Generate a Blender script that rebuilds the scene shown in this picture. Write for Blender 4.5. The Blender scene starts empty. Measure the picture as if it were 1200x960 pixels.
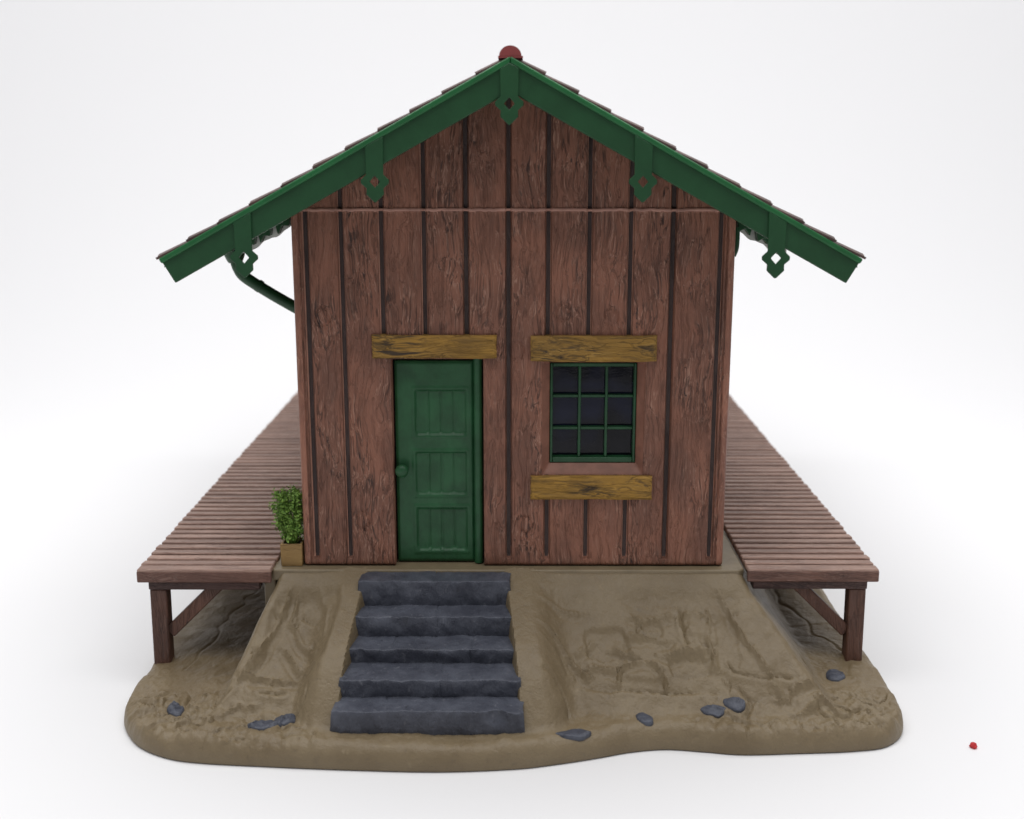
import bpy, bmesh, math, random
from mathutils import Vector, noise
R = math.radians
random.seed(7)
scene = bpy.context.scene
COL = scene.collection

# ------------------------------------------------------------------ helpers
def sstep(a, b, x):
    if a == b: return 0.0 if x < a else 1.0
    t = max(0.0, min(1.0, (x-a)/(b-a)))
    return t*t*(3-2*t)

def n3(x, y, z): return noise.noise(Vector((x, y, z)))

def fbm(x, y, z, o=4): return noise.fractal(Vector((x, y, z)), 0.6, 2.1, o)

def link(name, me, mats, parent=None, bevel=None, smooth=True, seg=2):
    o = bpy.data.objects.new(name, me)
    COL.objects.link(o)
    for m in (mats if isinstance(mats, (list, tuple)) else [mats]):
        me.materials.append(m)
    if smooth:
        for p in me.polygons: p.use_smooth = True
    if parent is not None:
        o.parent = parent
        o.location = -world_loc(parent)
    if bevel:
        b = o.modifiers.new('bevel', 'BEVEL')
        b.width = bevel; b.segments = seg; b.limit_method = 'ANGLE'; b.angle_limit = R(35)
        b.harden_normals = False
    if smooth:
        try:
            me.set_sharp_from_angle(angle=R(40))
        except Exception:
            pass
    return o

def world_loc(o):
    v = Vector(o.location)
    while o.parent is not None:
        o = o.parent; v = v + Vector(o.location)
    return v

def obj(name, bm, mats, parent=None, bevel=None, smooth=True, seg=2):
    me = bpy.data.meshes.new(name)
    bmesh.ops.recalc_face_normals(bm, faces=bm.faces[:])
    bm.to_mesh(me); bm.free()
    return link(name, me, mats, parent, bevel, smooth, seg)

def thing(name, loc, label, cat, group=None):
    o = bpy.data.objects.new(name, None)
    o.empty_display_size = 0.05
    COL.objects.link(o); o.location = loc
    o['label'] = label; o['category'] = cat
    if group: o['group'] = group
    return o

def box(bm, x0, x1, y0, y1, z0, z1, mi=0):
    vs = [bm.verts.new(v) for v in ((x0,y0,z0),(x1,y0,z0),(x1,y1,z0),(x0,y1,z0),(x0,y0,z1),(x1,y0,z1),(x1,y1,z1),(x0,y1,z1))]
    for f in ((0,3,2,1),(4,5,6,7),(0,1,5,4),(1,2,6,5),(2,3,7,6),(3,0,4,7)):
        bm.faces.new([vs[i] for i in f]).material_index = mi
    return vs

def B(*a):
    bm = bmesh.new(); box(bm, *a); return bm

def prism(bm, pts, y0, y1, holes=None):
    """polygon in x,z extruded along y (holes: one inner loop with the same vertex count rings)"""
    a = [bm.verts.new((x, y0, z)) for x, z in pts]
    b = [bm.verts.new((x, y1, z)) for x, z in pts]
    n = len(pts)
    for i in range(n):
        j = (i+1) % n
        bm.faces.new((a[i], a[j], b[j], b[i]))
    if holes is None:
        bm.faces.new(a[::-1]); bm.faces.new(b)
    else:
        for s, ring in ((0, a), (1, b)):
            h = [bm.verts.new((x, y1 if s else y0, z)) for x, z in holes]
            ed = []
            for L in (ring, h):
                for i in range(len(L)):
                    e = bm.edges.get((L[i], L[(i+1) % len(L)])) or bm.edges.new((L[i], L[(i+1) % len(L)]))
                    ed.append(e)
            bmesh.ops.triangle_fill(bm, edges=ed, use_beauty=True)
            if s == 0: h0 = h
        m = len(holes)
        for i in range(m):
            j = (i+1) % m
            bm.faces.new((h0[i], h0[j], h[j], h[i]))
    return bm

def beam(bm, p, q, w, t, up=Vector((0, 1, 0))):
    """square bar from p to q; w across, t along 'up'"""
    p, q = Vector(p), Vector(q)
    d = (q-p).normalized(); u = up.normalized(); s = d.cross(u).normalized()
    vs = []
    for c in (p, q):
        for a, b in ((-1,-1),(1,-1),(1,1),(-1,1)):
            vs.append(bm.verts.new(c + s*(a*w/2) + u*(b*t/2)))
    for f in ((0,3,2,1),(4,5,6,7),(0,1,5,4),(1,2,6,5),(2,3,7,6),(3,0,4,7)):
        bm.faces.new([vs[i] for i in f])

def tube(bm, pts, r, n=16, cap=True):
    pts = [Vector(p) for p in pts]
    rings = []
    for i, p in enumerate(pts):
        d = (pts[min(i+1, len(pts)-1)] - pts[max(i-1, 0)]).normalized()
        u = d.cross(Vector((0, 1, 0)))
        if u.length < 0.05: u = d.cross(Vector((1, 0, 0)))
        u.normalize(); v = d.cross(u)
        rr = r[i] if isinstance(r, (list, tuple)) else r
        rings.append([bm.verts.new(p + (u*math.cos(2*math.pi*k/n) + v*math.sin(2*math.pi*k/n))*rr) for k in range(n)])
    for a, b in zip(rings, rings[1:]):
        for k in range(n):
            bm.faces.new((a[k], a[(k+1) % n], b[(k+1) % n], b[k]))
    if cap:
        bm.faces.new(rings[0][::-1]); bm.faces.new(rings[-1])

def spline(pts, n=8):
    P = [Vector(p) for p in pts]; out = []
    for i in range(len(P)-1):
        a, b, c, d = P[max(i-1,0)], P[i], P[i+1], P[min(i+2,len(P)-1)]
        for k in range(n):
            t = k/n
            out.append(0.5*((2*b)+(c-a)*t+(2*a-5*b+4*c-d)*t*t+(3*b-a-3*c+d)*t**3))
    out.append(P[-1]); return out

# ------------------------------------------------------------------ materials
class NT:
    def __init__(s, name):
        s.m = bpy.data.materials.new(name); s.m.use_nodes = True
        s.t = s.m.node_tree; s.b = s.t.nodes['Principled BSDF']
        s.co = s.t.nodes.new('ShaderNodeTexCoord').outputs['Object']
    def n(s, ty, **kw):
        nd = s.t.nodes.new(ty)
        for k, v in kw.items():
            if k.startswith('i_'):
                key = k[2:]
                key = int(key) if key.isdigit() else key.replace('_', ' ')
                s.put(nd.inputs[key], v)
            else: setattr(nd, k, v)
        return nd
    def put(s, sock, v):
        if isinstance(v, bpy.types.NodeSocket): s.t.links.new(v, sock)
        else: sock.default_value = v
    def noise(s, vec, scale, detail=4, rough=0.55, dist=0.0):
        return s.n('ShaderNodeTexNoise', i_Vector=vec, i_Scale=scale, i_Detail=detail, i_Roughness=rough, i_Distortion=dist).outputs['Fac']
    def mapv(s, vec, sc=(1,1,1), loc=(0,0,0)):
        return s.n('ShaderNodeMapping', i_Vector=vec, i_Scale=sc, i_Location=loc).outputs[0]
    def math(s, op, a, b=0.0, clamp=False):
        nd = s.n('ShaderNodeMath', operation=op, use_clamp=clamp); s.put(nd.inputs[0], a); s.put(nd.inputs[1], b); return nd.outputs[0]
    def ramp(s, f, lo, hi):
        nd = s.n('ShaderNodeMapRange', interpolation_type='SMOOTHSTEP'); s.put(nd.inputs[0], f); nd.inputs[1].default_value = lo; nd.inputs[2].default_value = hi; return nd.outputs[0]
    def mix(s, f, a, b):
        nd = s.n('ShaderNodeMix', data_type='RGBA'); s.put(nd.inputs[0], f)
        for i, v in ((6, a), (7, b)):
            s.put(nd.inputs[i], v if isinstance(v, bpy.types.NodeSocket) else (*v, 1))
        return nd.outputs[2]
    def add(s, vec, vec2, k):
        sc = s.n('ShaderNodeVectorMath', operation='SCALE'); s.put(sc.inputs[0], vec2); sc.inputs[3].default_value = k
        ad = s.n('ShaderNodeVectorMath', operation='ADD'); s.put(ad.inputs[0], vec); s.put(ad.inputs[1], sc.outputs[0]); return ad.outputs[0]
    def bump(s, h, dist, st=1.0, prev=None):
        nd = s.n('ShaderNodeBump', i_Height=h, i_Distance=dist, i_Strength=st)
        if prev is not None: s.put(nd.inputs['Normal'], prev)
        return nd.outputs[0]
    def done(s, col, rough=0.5, nrm=None, spec=0.32, coat=0.0):
        s.put(s.b.inputs['Base Color'], col if isinstance(col, bpy.types.NodeSocket) else (*col, 1))
        s.put(s.b.inputs['Roughness'], rough)
        s.b.inputs['Specular IOR Level'].default_value = spec
        if coat: s.b.inputs['Coat Weight'].default_value = coat; s.b.inputs['Coat Roughness'].default_value = 0.25
        if nrm is not None: s.put(s.b.inputs['Normal'], nrm)
        return s.m

def wood(name, base, dark, pale, axis=2, grain=1.0, dk=0.75, pl=0.5, rough=0.5, bumpd=0.006, island=False, seed=0.0, lo=.34, hi=.45, pmin=.12):
    """moulded plastic wood: long grain along an axis, a dark wash in the fissures, dry-brushed ridges"""
    s = NT(name)
    sc = [1.0, 1.0, 1.0]; sc[axis] = 0.10
    co = s.co
    if island:
        rnd = s.n('ShaderNodeNewGeometry').outputs['Random Per Island']
        cb = s.n('ShaderNodeCombineXYZ'); s.put(cb.inputs[0], s.math('MULTIPLY', rnd, 9.0)); s.put(cb.inputs[2], s.math('MULTIPLY', rnd, 5.0))
        co = s.add(co, cb.outputs[0], 1.0)
    v = s.mapv(co, sc, (seed, seed*1.7, seed*0.6))
    sw = [1.0, 1.0, 1.0]; sw[axis] = 0.55
    warp = s.n('ShaderNodeTexNoise', i_Vector=s.mapv(co, sw, (seed+3, 1, 2)), i_Scale=5.5, i_Detail=2.0).outputs['Color']
    v = s.add(v, warp, 0.10)
    f1 = s.noise(v, 58*grain, 6, 0.62, 0.5)
    f2 = s.noise(v, 120*grain, 4, 0.62, 0.3)
    v3 = s.mapv(v, tuple(.6 if k == axis else 1.0 for k in range(3)), (4.0, 2.0, 1.0))
    f3 = s.noise(v3, 42*grain, 4, 0.55, 0.45)
    line2 = s.ramp(s.math('ABSOLUTE', s.math('SUBTRACT', s.noise(s.mapv(v3, (1, 1, 1), (3, 3, 3)), 58*grain, 3, 0.5, 0.4), .5)), .028, .004)
    broad = s.noise(s.mapv(co, sw, (seed, 5, 1)), 5.5, 4, 0.6)
    pres = s.ramp(s.noise(s.mapv(co, sw, (seed+8, 2, 7)), 5.0, 3, 0.6), 0.42, 0.60)
    col = s.mix(s.ramp(broad, 0.34, 0.66), base, tuple(b*0.55+d*0.45 for b, d in zip(base, dark)))
    line = s.ramp(s.math('ABSOLUTE', s.math('SUBTRACT', f3, .5)), .030, .004)
    fis = s.math('MULTIPLY', s.math('MAXIMUM', s.ramp(f1, hi, lo), s.math('MULTIPLY', line, .7)), s.math('ADD', s.math('MULTIPLY', pres, 1-pmin), pmin), True)
    ridge = s.math('MULTIPLY', s.math('MAXIMUM', s.ramp(f2, 0.56, 0.68), s.math('MULTIPLY', line2, .8)), s.math('ADD', s.math('MULTIPLY', pres, 0.75), 0.25), True)
    col = s.mix(s.math('MULTIPLY', ridge, pl), col, pale)
    col = s.mix(s.math('MULTIPLY', fis, dk), col, dark)
    if island:
        col2 = s.n('ShaderNodeHueSaturation', i_Color=col, i_Value=s.math('ADD', s.math('MULTIPLY', rnd, 0.35), 0.82)).outputs[0]
        col = col2
    h = s.math('ADD', s.math('ADD', s.math('MULTIPLY', f1, 1.0), s.math('MULTIPLY', f2, 0.4)), s.math('SUBTRACT', s.math('MULTIPLY', line2, .12), s.math('MULTIPLY', line, .25)))
    nr = s.bump(h, bumpd, 1.0)
    rg = s.math('ADD', s.math('MULTIPLY', f2, 0.25), rough-0.1)
    return s.done(col, rg, nr)

def paint(name, col, var=0.25, rough=0.35, bumpd=0.002, sc=9.0, spec=0.35):
    s = NT(name)
    a = s.noise(s.co, sc, 5, 0.6)
    c = s.mix(s.ramp(a, 0.3, 0.7), tuple(x*(1-var) for x in col), tuple(x*(1+var) for x in col))
    f = s.noise(s.co, 90, 3, 0.6)
    nr = s.bump(s.math('ADD', s.math('MULTIPLY', a, 0.8), s.math('MULTIPLY', f, 0.3)), bumpd)
    return s.done(c, s.math('ADD', s.math('MULTIPLY', f, 0.25), rough-0.12), nr, spec)

M = {}
M['wall'] = wood('weathered red brown boards', (.270,.116,.074), (.034,.020,.017), (.52,.31,.23), 2, .9, .92, .55, .42, .009)
M['groove'] = wood('dark washed groove', (.075,.052,.047), (.04,.03,.029), (.15,.10,.09), 2, 1.0, .5, .3, .5, .004)
M['edge'] = paint('painted lit groove side', (.50,.27,.20), .25, .42)  # pale colour imitates light caught on the groove sides
M['seam'] = paint('pale seam', (.36,.19,.145), .2, .4)
M['corner'] = wood('red brown corner trim', (.345,.150,.097), (.07,.034,.028), (.58,.34,.25), 2, 1.3, .6, .5, .47, .004, seed=4)
M['reveal'] = paint('plain red brown reveal', (.225,.100,.068), .2, .5)
M['lintel'] = wood('mustard painted beam', (.38,.205,.034), (.030,.021,.016), (.54,.33,.09), 0, .9, .92, .5, .5, .008, seed=5, lo=.37, hi=.515, pmin=.30)
M['green'] = paint('dark green plastic', (.0145,.064,.024), .1, .34, .0015)
M['windowgreen'] = paint('dark window green', (.012,.058,.022), .2, .34, .0015)
M['door'] = paint('dull dark green door', (.016,.078,.029), .22, .42, .002)
M['toplit_green'] = paint('green trim painted top-lit', (.015,.115,.035), .12, .3, .001)
M['plank'] = wood('brown decking planks', (.385,.243,.190), (.12,.068,.054), (.54,.40,.33), 0, 1.0, .6, .5, .42, .004, island=True, seed=1)
M['post'] = wood('dark brown timber', (.14,.066,.045), (.03,.018,.016), (.22,.13,.10), 2, 1.3, .75, .5, .45, .005, seed=6)
M['beamx'] = wood('dark brown cross timber', (.085,.046,.040), (.028,.018,.018), (.19,.12,.10), 0, 1.3, .7, .5, .45, .005, seed=9)
M['shaded_front'] = wood('brown fascia timber', (.19,.095,.070), (.05,.028,.025), (.33,.21,.17), 0, 1.2, .6, .5, .45, .005, seed=11)  # darker plank brown, shade of the deck front put into the colour
M['stone'] = None
M['tile'] = paint('red brown roof tile', (.075,.045,.038), .3, .5, .003)
M['ridge'] = paint('brick red ridge tile', (.24,.050,.048), .15, .5, .002)
M['plinth'] = paint('olive plinth plastic', (.20,.156,.096), .1, .42, .0015)
M['soffit'] = paint('pale grey board', (.55,.56,.52), .2, .3, .001)
M['boxwood'] = wood('yellow wood of the planter', (.33,.205,.075), (.14,.08,.03), (.42,.28,.12), 0, 1.2, .5, .4, .5, .003, seed=3)
M['soil'] = paint('dark potting soil', (.04,.028,.018), .4, .9, .01, 60)
M['interior'] = paint('dark inside', (.02,.018,.018), .1, .8)  # near-black colour stands for the unlit inside of the shed
M['red'] = paint('red crumb', (.55,.03,.035), .2, .5, .004, 60)

def stone_mat():
    s = NT('slate grey painted steps')
    a = s.noise(s.co, 7, 5, .6); f = s.noise(s.mapv(s.co, (1, 1, .6)), 34, 5, .65, .6)
    c = s.mix(s.ramp(a, .3, .7), (.050,.054,.071), (.090,.097,.122))
    c = s.mix(s.math('MULTIPLY', s.ramp(f, .58, .75), .45), c, (.22,.225,.25))
    c = s.mix(s.math('MULTIPLY', s.ramp(f, .42, .28), .5), c, (.025,.025,.03))
    nr = s.bump(s.math('ADD', a, s.math('MULTIPLY', f, .45)), .012)
    return s.done(c, s.math('ADD', s.math('MULTIPLY', f, .3), .32), nr)
M['stone'] = stone_mat()

def earth_mat():
    s = NT('olive brown moulded earth')
    a = s.noise(s.co, 3.0, 5, .6); f = s.noise(s.co, 24, 6, .62, .4); g = s.noise(s.co, 110, 3, .6)
    c = s.mix(s.ramp(a, .3, .7), (.160,.117,.065), (.202,.153,.089))
    c = s.mix(s.math('MULTIPLY', s.ramp(f, .60, .76), .45), c, (.28,.222,.14))
    c = s.mix(s.math('MULTIPLY', s.ramp(f, .40, .26), .45), c, (.12,.092,.060))
    h = s.math('ADD', s.math('MULTIPLY', f, 1.0), s.math('MULTIPLY', g, .18))
    nr = s.bump(h, .007)
    return s.done(c, s.math('ADD', s.math('MULTIPLY', f, .3), .34), nr, .42)
M['earth'] = earth_mat()

def glass_mat():
    s = NT('dark window pane')
    a = s.noise(s.mapv(s.co, (1, 1, 2.2)), 6, 4, .6)
    nr = s.bump(a, .0012)
    return s.done(s.mix(s.ramp(s.noise(s.co, 3.2, 2, .5), .42, .62), (.003,.003,.006), (.008,.010,.026)), .05, nr, .22)  # bluish reflections painted into the pane colour as soft patches
M['glass'] = glass_mat()

def leaf_mat():
    s = NT('leaf green')
    rnd = s.n('ShaderNodeNewGeometry').outputs['Random Per Island']
    c = s.mix(rnd, (.065,.150,.018), (.21,.34,.06))
    return s.done(c, .5)
M['leaf'] = leaf_mat()

def sweep_mat():
    s = NT('white photo sweep')
    return s.done((.77,.766,.772), .8, None, .15)
M['sweep'] = sweep_mat()

# ------------------------------------------------------------------ table sweep
TZ = -0.605
def build_sweep():
    bm = bmesh.new()
    prof = [(-9.0, TZ), (-4, TZ), (0, TZ), (3, TZ), (5, TZ)]
    r = 10.0
    for k in range(1, 41):
        a = math.pi/2*k/40
        prof.append((5 + r*math.sin(a), TZ + r*(1-math.cos(a))))
    prof.append((15.0, TZ + 17))
    ra = [bm.verts.new((-22, y, z)) for y, z in prof]; rb = [bm.verts.new((22, y, z)) for y, z in prof]
    for i in range(len(prof)-1):
        bm.faces.new((ra[i], rb[i], rb[i+1], ra[i+1]))
    o = obj('backdrop', bm, M['sweep'])
    o['kind'] = 'structure'
build_sweep()

# ------------------------------------------------------------------ moulded base
PXL, PXR, PYF, PYB = -1.19, 1.07, -0.050, 4.45      # plinth
GX = [-.966, -.806, -.624, -.432, -.243, -.051, .129, .314, .50, .69, .905]
XL, XR = -1.03, .972                                # wall faces

def smin(a, b, k=0.03):
    h = max(0.0, min(1.0, 0.5 + 0.5*(b-a)/k)); return b*(1-h) + a*h - k*h*(1-h)
def smax(a, b, k=0.03): return -smin(-a, -b, k)

CIRC = [(-1.443,-.655,.05),(-.985,-.55,.05),(.14,-.60,.075),(1.39,-.53,.065)]
def stair_edges(y):
    t = max(0.0, min(1.0, (y-0.01)/(-0.743)))
    return -.745 - .066*t, -.048 + .08*t

RIDGES = [
 ([(0.090,-0.177),(0.168,-0.196),(0.276,-0.202)], .007), ([(0.516,-0.215),(0.585,-0.221),(0.694,-0.208)], .008), ([(0.546,-0.227),(0.538,-0.271)], -.008),
 ([(0.517,-0.295),(0.595,-0.280),(0.670,-0.301)], .011), ([(0.439,-0.326),(0.520,-0.356)], .010), ([(0.680,-0.350),(0.758,-0.334),(0.856,-0.341)], .011),
 ([(0.445,-0.463),(0.450,-0.428),(0.472,-0.398),(0.541,-0.380),(0.615,-0.398),(0.649,-0.439),(0.653,-0.474)], .012), ([(0.313,-0.404),(0.434,-0.406)], .008),
 ([(0.073,-0.308),(0.134,-0.320),(0.209,-0.369),(0.268,-0.404),(0.304,-0.440)], .012), ([(0.10,-.36),(.17,-.385),(.22,-.43)], -.009), ([(0.773,-0.202),(0.865,-0.208)], .008),
 ([(0.745,-0.170),(0.760,-0.246),(0.761,-0.307)], -.009), ([(0.867,-0.195),(0.868,-0.307),(0.886,-0.403)], .009), ([(0.334,-0.296),(0.270,-0.356)], .007),
 ([(0.930,-0.10),(0.975,-0.190),(1.036,-0.307),(1.110,-0.415),(1.196,-0.520)], .010), ([(0.968,-0.409),(1.076,-0.439),(1.211,-0.438)], -.012),
 ([(0.310,-0.469),(0.592,-0.488),(0.891,-0.476)], -.009), ([(1.152,-0.520),(1.234,-0.473),(1.313,-0.450)], .012), ([(1.229,-0.576),(1.346,-0.508),(1.398,-0.543)], .012),
 ([(1.433,-0.519),(1.527,-0.496),(1.575,-0.543)], -.012), ([(0.854,-0.532),(0.965,-0.577),(1.114,-0.698)], .008), ([(0.981,-0.474),(1.033,-0.520),(0.994,-0.577)], -.010),
 ([(-1.072,-0.096),(-1.100,-0.198),(-1.180,-0.347),(-1.250,-0.442)], .012), ([(-1.237,-0.424),(-1.082,-0.456),(-0.918,-0.447)], .012), ([(-1.354,-0.518),(-1.287,-0.477)], -.014),
 ([(-1.039,-0.134),(-1.055,-0.236),(-0.965,-0.322)], .009), ([(-0.948,-0.108),(-0.889,-0.198),(-0.889,-0.322)], .009), ([(-0.790,-0.108),(-0.818,-0.273),(-0.836,-0.441)], .010),
 ([(-1.072,-0.322),(-0.999,-0.406)], .010), ([(-1.509,-0.603),(-1.454,-0.535)], -.008), ([(-1.344,-0.618),(-1.247,-0.535),(-1.169,-0.555)], .008),
 ([(-0.869,-0.477),(-0.883,-0.585),(-0.877,-0.794)], .008), ([(-1.151,-0.489),(-1.045,-0.500)], -.010), ([(-1.336,-0.709),(-1.193,-0.767)], -.008), ([(-1.709,-0.524),(-1.628,-0.489)], .010),
 ([(.065,-.10),(.075,-.35),(.115,-.62)], -.006), ([(1.18,-.60),(1.26,-.64),(1.40,-.63)], -.010), ([(-1.02,-.20),(-.93,-.24)], -.008), ([(-1.0,-.30),(-.92,-.38)], .008)]
SEGS = [(a[0], a[1], b[0], b[1], amp) for pl, amp in RIDGES for a, b in zip(pl, pl[1:])]
def seg_detail(x, y):
    h = {}
    wob = .010*n3(x*16, y*16, 4.4); x += wob; y += .010*n3(x*16, y*16, 9.4)
    tot = 0.0
    for x0, y0, x1, y1, amp in SEGS:
        if x < min(x0, x1)-.06 or x > max(x0, x1)+.06 or y < min(y0, y1)-.06 or y > max(y0, y1)+.06: continue
        dx, dy = x1-x0, y1-y0
        t = max(0, min(1, ((x-x0)*dx+(y-y0)*dy)/(dx*dx+dy*dy)))
        ex, ey = x-x0-dx*t, y-y0-dy*t
        d = math.hypot(ex, ey*1.2)
        lo = 1 if ey < 0 else 0
        k = math.exp(-(d/.0075)**2) + (-.55*math.exp(-((d-.026)/.014)**2) if lo else .35*math.exp(-(d/.04)**2))
        v = amp*k
        if abs(v) > abs(tot): tot = v
    return tot*1.45*(.75+.5*n3(x*7, y*7, 2))

def height(x, y):
    # flat ground, a little higher towards the back
    g = -.492 + .035*sstep(-.55, 0.1, y)
    n_lo = fbm(x*2.3, y*2.3, 1.7, 3); n_mid = fbm(x*7, y*7, 4.2, 4); n_hi = fbm(x*19, y*19, 8.1, 3)
    g += .010*n_lo + .009*n_mid*(1-.6*sstep(-.1, .1, y))
    # trampled lumps towards the outer front corners
    rough_r = sstep(.55, 1.0, x)*sstep(-.25, -.45, y); rough_l = sstep(-.8, -1.05, x)*sstep(-.30, -.42, y)
    rg = max(rough_r, rough_l)
    rd = abs(n3(x*9+3, y*13, 2.2))
    g += rg*(.014*n_mid + .008*n_hi - .012*sstep(.08, 0.0, rd))
    if x*x < 4 and y < .05: g += seg_detail(x, y)
    # mound
    fr = -.020 - .91*(PYF - .004 - y)
    sr = -.035 - (x - PXR + .012)*1.32
    sl = -.035 - (PXL + .052 - x)*2.2
    if x < PXL+.02 and y > .02: sl = min(sl, -.2 - (PXL - x)*1.0)
    m = smin(smin(fr, sr, .05), sl, .05)
    m = min(m, -.019)
    slope = sstep(-.05, -.10, m)
    sx0, sx1 = stair_edges(y)
    near = max(sstep(sx0-.16, sx0-.06, x)*sstep(sx1+.20, sx1+.07, x), 0.0)   # smooth bands beside the stairs
    rr = slope*(1-near)
    zn = min(-.020 + .62*(y+.149), -.012 + .5*(y+.06), 1.0)
    zn = smin(zn, -.30 - 1.38*(-.575-y), .05)
    bw = max(sstep(sx0-.22, sx0-.06, x)*sstep(sx0+.042, sx0+.020, x), sstep(sx1+.26, sx1+.07, x)*sstep(sx1-.042, sx1-.020, x))
    if y < PYF+.02: m += bw*max(0.0, zn-m)
    # scooped panels in the slope
    if y < PYF:
        wx = x + .03*n_lo
        pl = sstep(-1.125 + .22*(y+.07), -1.085 + .22*(y+.07), wx)*sstep(-.845, -.885, wx)*sstep(-.10, -.15, y)*sstep(-.50, -.44, y)
        m -= .026*pl
        m -= .010*sstep(.10, .22, wx)*sstep(1.02+.1*n_mid, .93, wx)*sstep(-.11, -.16, y)*sstep(-.53, -.47, y)
        for cx, cy, rx, ry, dp in ((.40,-.31,.10,.055,.020), (.77,-.39,.09,.04,.022), (.60,-.25,.06,.03,.012), (.55,-.42,.09,.03,-.014), (.95,-.30,.05,.1,.010), (.82,-.25,.045,.04,-.010)):
            ax, ay = abs(x-cx)/rx, abs(y-cy)/ry
            dd = (ax**4 + ay**4)**.25
            m -= dp*sstep(1.12, .85, dd + .2*n_mid)
        m += rr*seg_detail(x, y)*1.15
    m += rr*(.013*n_lo + .007*n_mid + .003*n_hi)
    if y < -.02: m -= .055*sstep(sx0+.026, sx0+.046, x)*sstep(sx1-.026, sx1-.046, x)*sstep(-.05, -.10, y)
    z = smax(g, m, .035)
    for cx, cy, r in CIRC:
        dd = math.hypot(x-cx, (y-cy))
        if dd < r*1.4:
            arc = sstep(.2, .7, math.cos(math.atan2(y-cy, x-cx) - cx*7))
            z -= arc*.010*sstep(.010, .002, abs(dd-r))
            z += .004*sstep(r, r-.006, dd)*arc
    # cracks in the ground under the decks
    if y > -.2 and abs(x+.05) > 1.2:
        for c in ((-1.52, .3), (1.52, .12)):
            w = abs(x - c[0] - .08*n_lo - .1*(y-.2)*(1 if x < 0 else -1))
            z -= (.003 if x < 0 else .007)*sstep(.020, .0, w)
        z -= .007*sstep(.016, 0, abs(y-.22+.1*n_lo - .1*(x)))*(1 if x > 0 else 0)
    return z

def build_base():
    ctrl = [(1.700, 4.62), (1.722, 3.5), (1.715, 2.0), (1.730, .8), (1.722, .1), (1.738, -.22), (1.722, -.475), (1.612, -.625), (1.447, -.672), (1.2, -.692), (.96, -.704), (.80,-.680), (.635, -.660),
            (.48,-.685), (.334, -.735), (.15,-.79), (-.03, -.829), (-.353, -.852), (-.75, -.836), (-1.114, -.808), (-1.35,-.785), (-1.491, -.752), (-1.62,-.68), (-1.712, -.585), (-1.793, -.43), (-1.806, -.25),
            (-1.787, -.05), (-1.795, .5), (-1.775, 1.4), (-1.79, 2.4), (-1.78, 3.6), (-1.74, 4.62)]
    pts = []
    for i in range(len(ctrl)-1):
        a, b, c, d = [Vector(ctrl[max(0, min(len(ctrl)-1, k))]) for k in (i-1, i, i+1, i+2)]
        L = (c-b).length
        front = min(b.y, c.y) < .05
        n = max(2, int(L/(.0062 if front else .011 if min(b.y, c.y) < 1.5 else .03)))
        for k in range(n):
            t = k/n
            p = 0.5*((2*b)+(c-a)*t+(2*a-5*b+4*c-d)*t*t+(3*b-a-3*c+d)*t**3)
            pts.append(p)
    pts.append(Vector(ctrl[-1]))
    N = len(pts)
    nor = []
    for i in range(N):
        t = (pts[min(i+3, N-1)] - pts[max(i-3, 0)]).normalized()
        nor.append(Vector((t.y, -t.x)) if Vector((t.y, -t.x)).dot(pts[i]-Vector((0, 1.6))) > 0 else Vector((-t.y, t.x)))
    bm = bmesh.new()
    rings = []
    def ring(ins, zf):
        row = []
        for i in range(N):
            p = pts[i] - nor[i]*ins
            row.append(bm.verts.new((p.x, p.y, zf(p.x, p.y, i))))
        rings.append(row)
    ring(.010, lambda x, y, i: TZ)
    ring(.000, lambda x, y, i: TZ+.006)
    for ins, k in ((-.002, .15), (-.001, .30), (.002, .45), (.007, .60), (.014, .74), (.024, .86), (.037, .95)):
        ring(ins, lambda x, y, i, k=k: TZ + (height(x, y)-TZ)*k + .004*n3(x*9, y*9, 3))
    NR = 165
    for j in range(NR+1):
        s = (j/NR)
        row = []
        for i in range(N):
            p = pts[i] - nor[i]*.052
            c = Vector((p.x*.60, .36 + .78*(p.y+.85)))
            q = p.lerp(c, s)
            row.append(bm.verts.new((q.x, q.y, height(q.x, q.y) - (.002 if j == 0 else 0))))
        rings.append(row)
    for a, b in zip(rings, rings[1:]):
        for i in range(N-1):
            bm.faces.new((a[i], a[i+1], b[i+1], b[i]))
    inner = rings[-1]
    bmesh.ops.triangle_fill(bm, edges=[e for e in (bm.edges.get((inner[i], inner[(i+1) % N])) or bm.edges.new((inner[i], inner[(i+1) % N])) for i in range(N)) if e], use_beauty=False)
    bm.faces.new([r[0] for r in rings] + [r[-1] for r in rings[::-1]])
    t = thing('model_base', (0, 0, TZ), 'olive brown moulded earth base with wavy front edge under the toy shed', 'model base')
    o = obj('earth_mound', bm, M['earth'], t)
    # plinth slab on top of the mound
    bm = bmesh.new()
    prism_xy(bm, [(PXL, PYF+.02), (PXL+.02, PYF), (PXR-.03, PYF), (PXR, PYF+.03), (PXR, PYB), (PXL, PYB)], -.06, -.004)
    box(bm, PXL-.028, PXL+.03, PYF+.012, PYB-.4, -.24, -.012)
    obj('plinth', bm, M['plinth'], t, bevel=.008)
    return t

def prism_xy(bm, pts, z0, z1):
    a = [bm.verts.new((x, y, z0)) for x, y in pts]; b = [bm.verts.new((x, y, z1)) for x, y in pts]
    n = len(pts)
    for i in range(n):
        j = (i+1) % n; bm.faces.new((a[i], a[j], b[j], b[i]))
    bm.faces.new(a[::-1]); bm.faces.new(b)
base = build_base()

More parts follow.
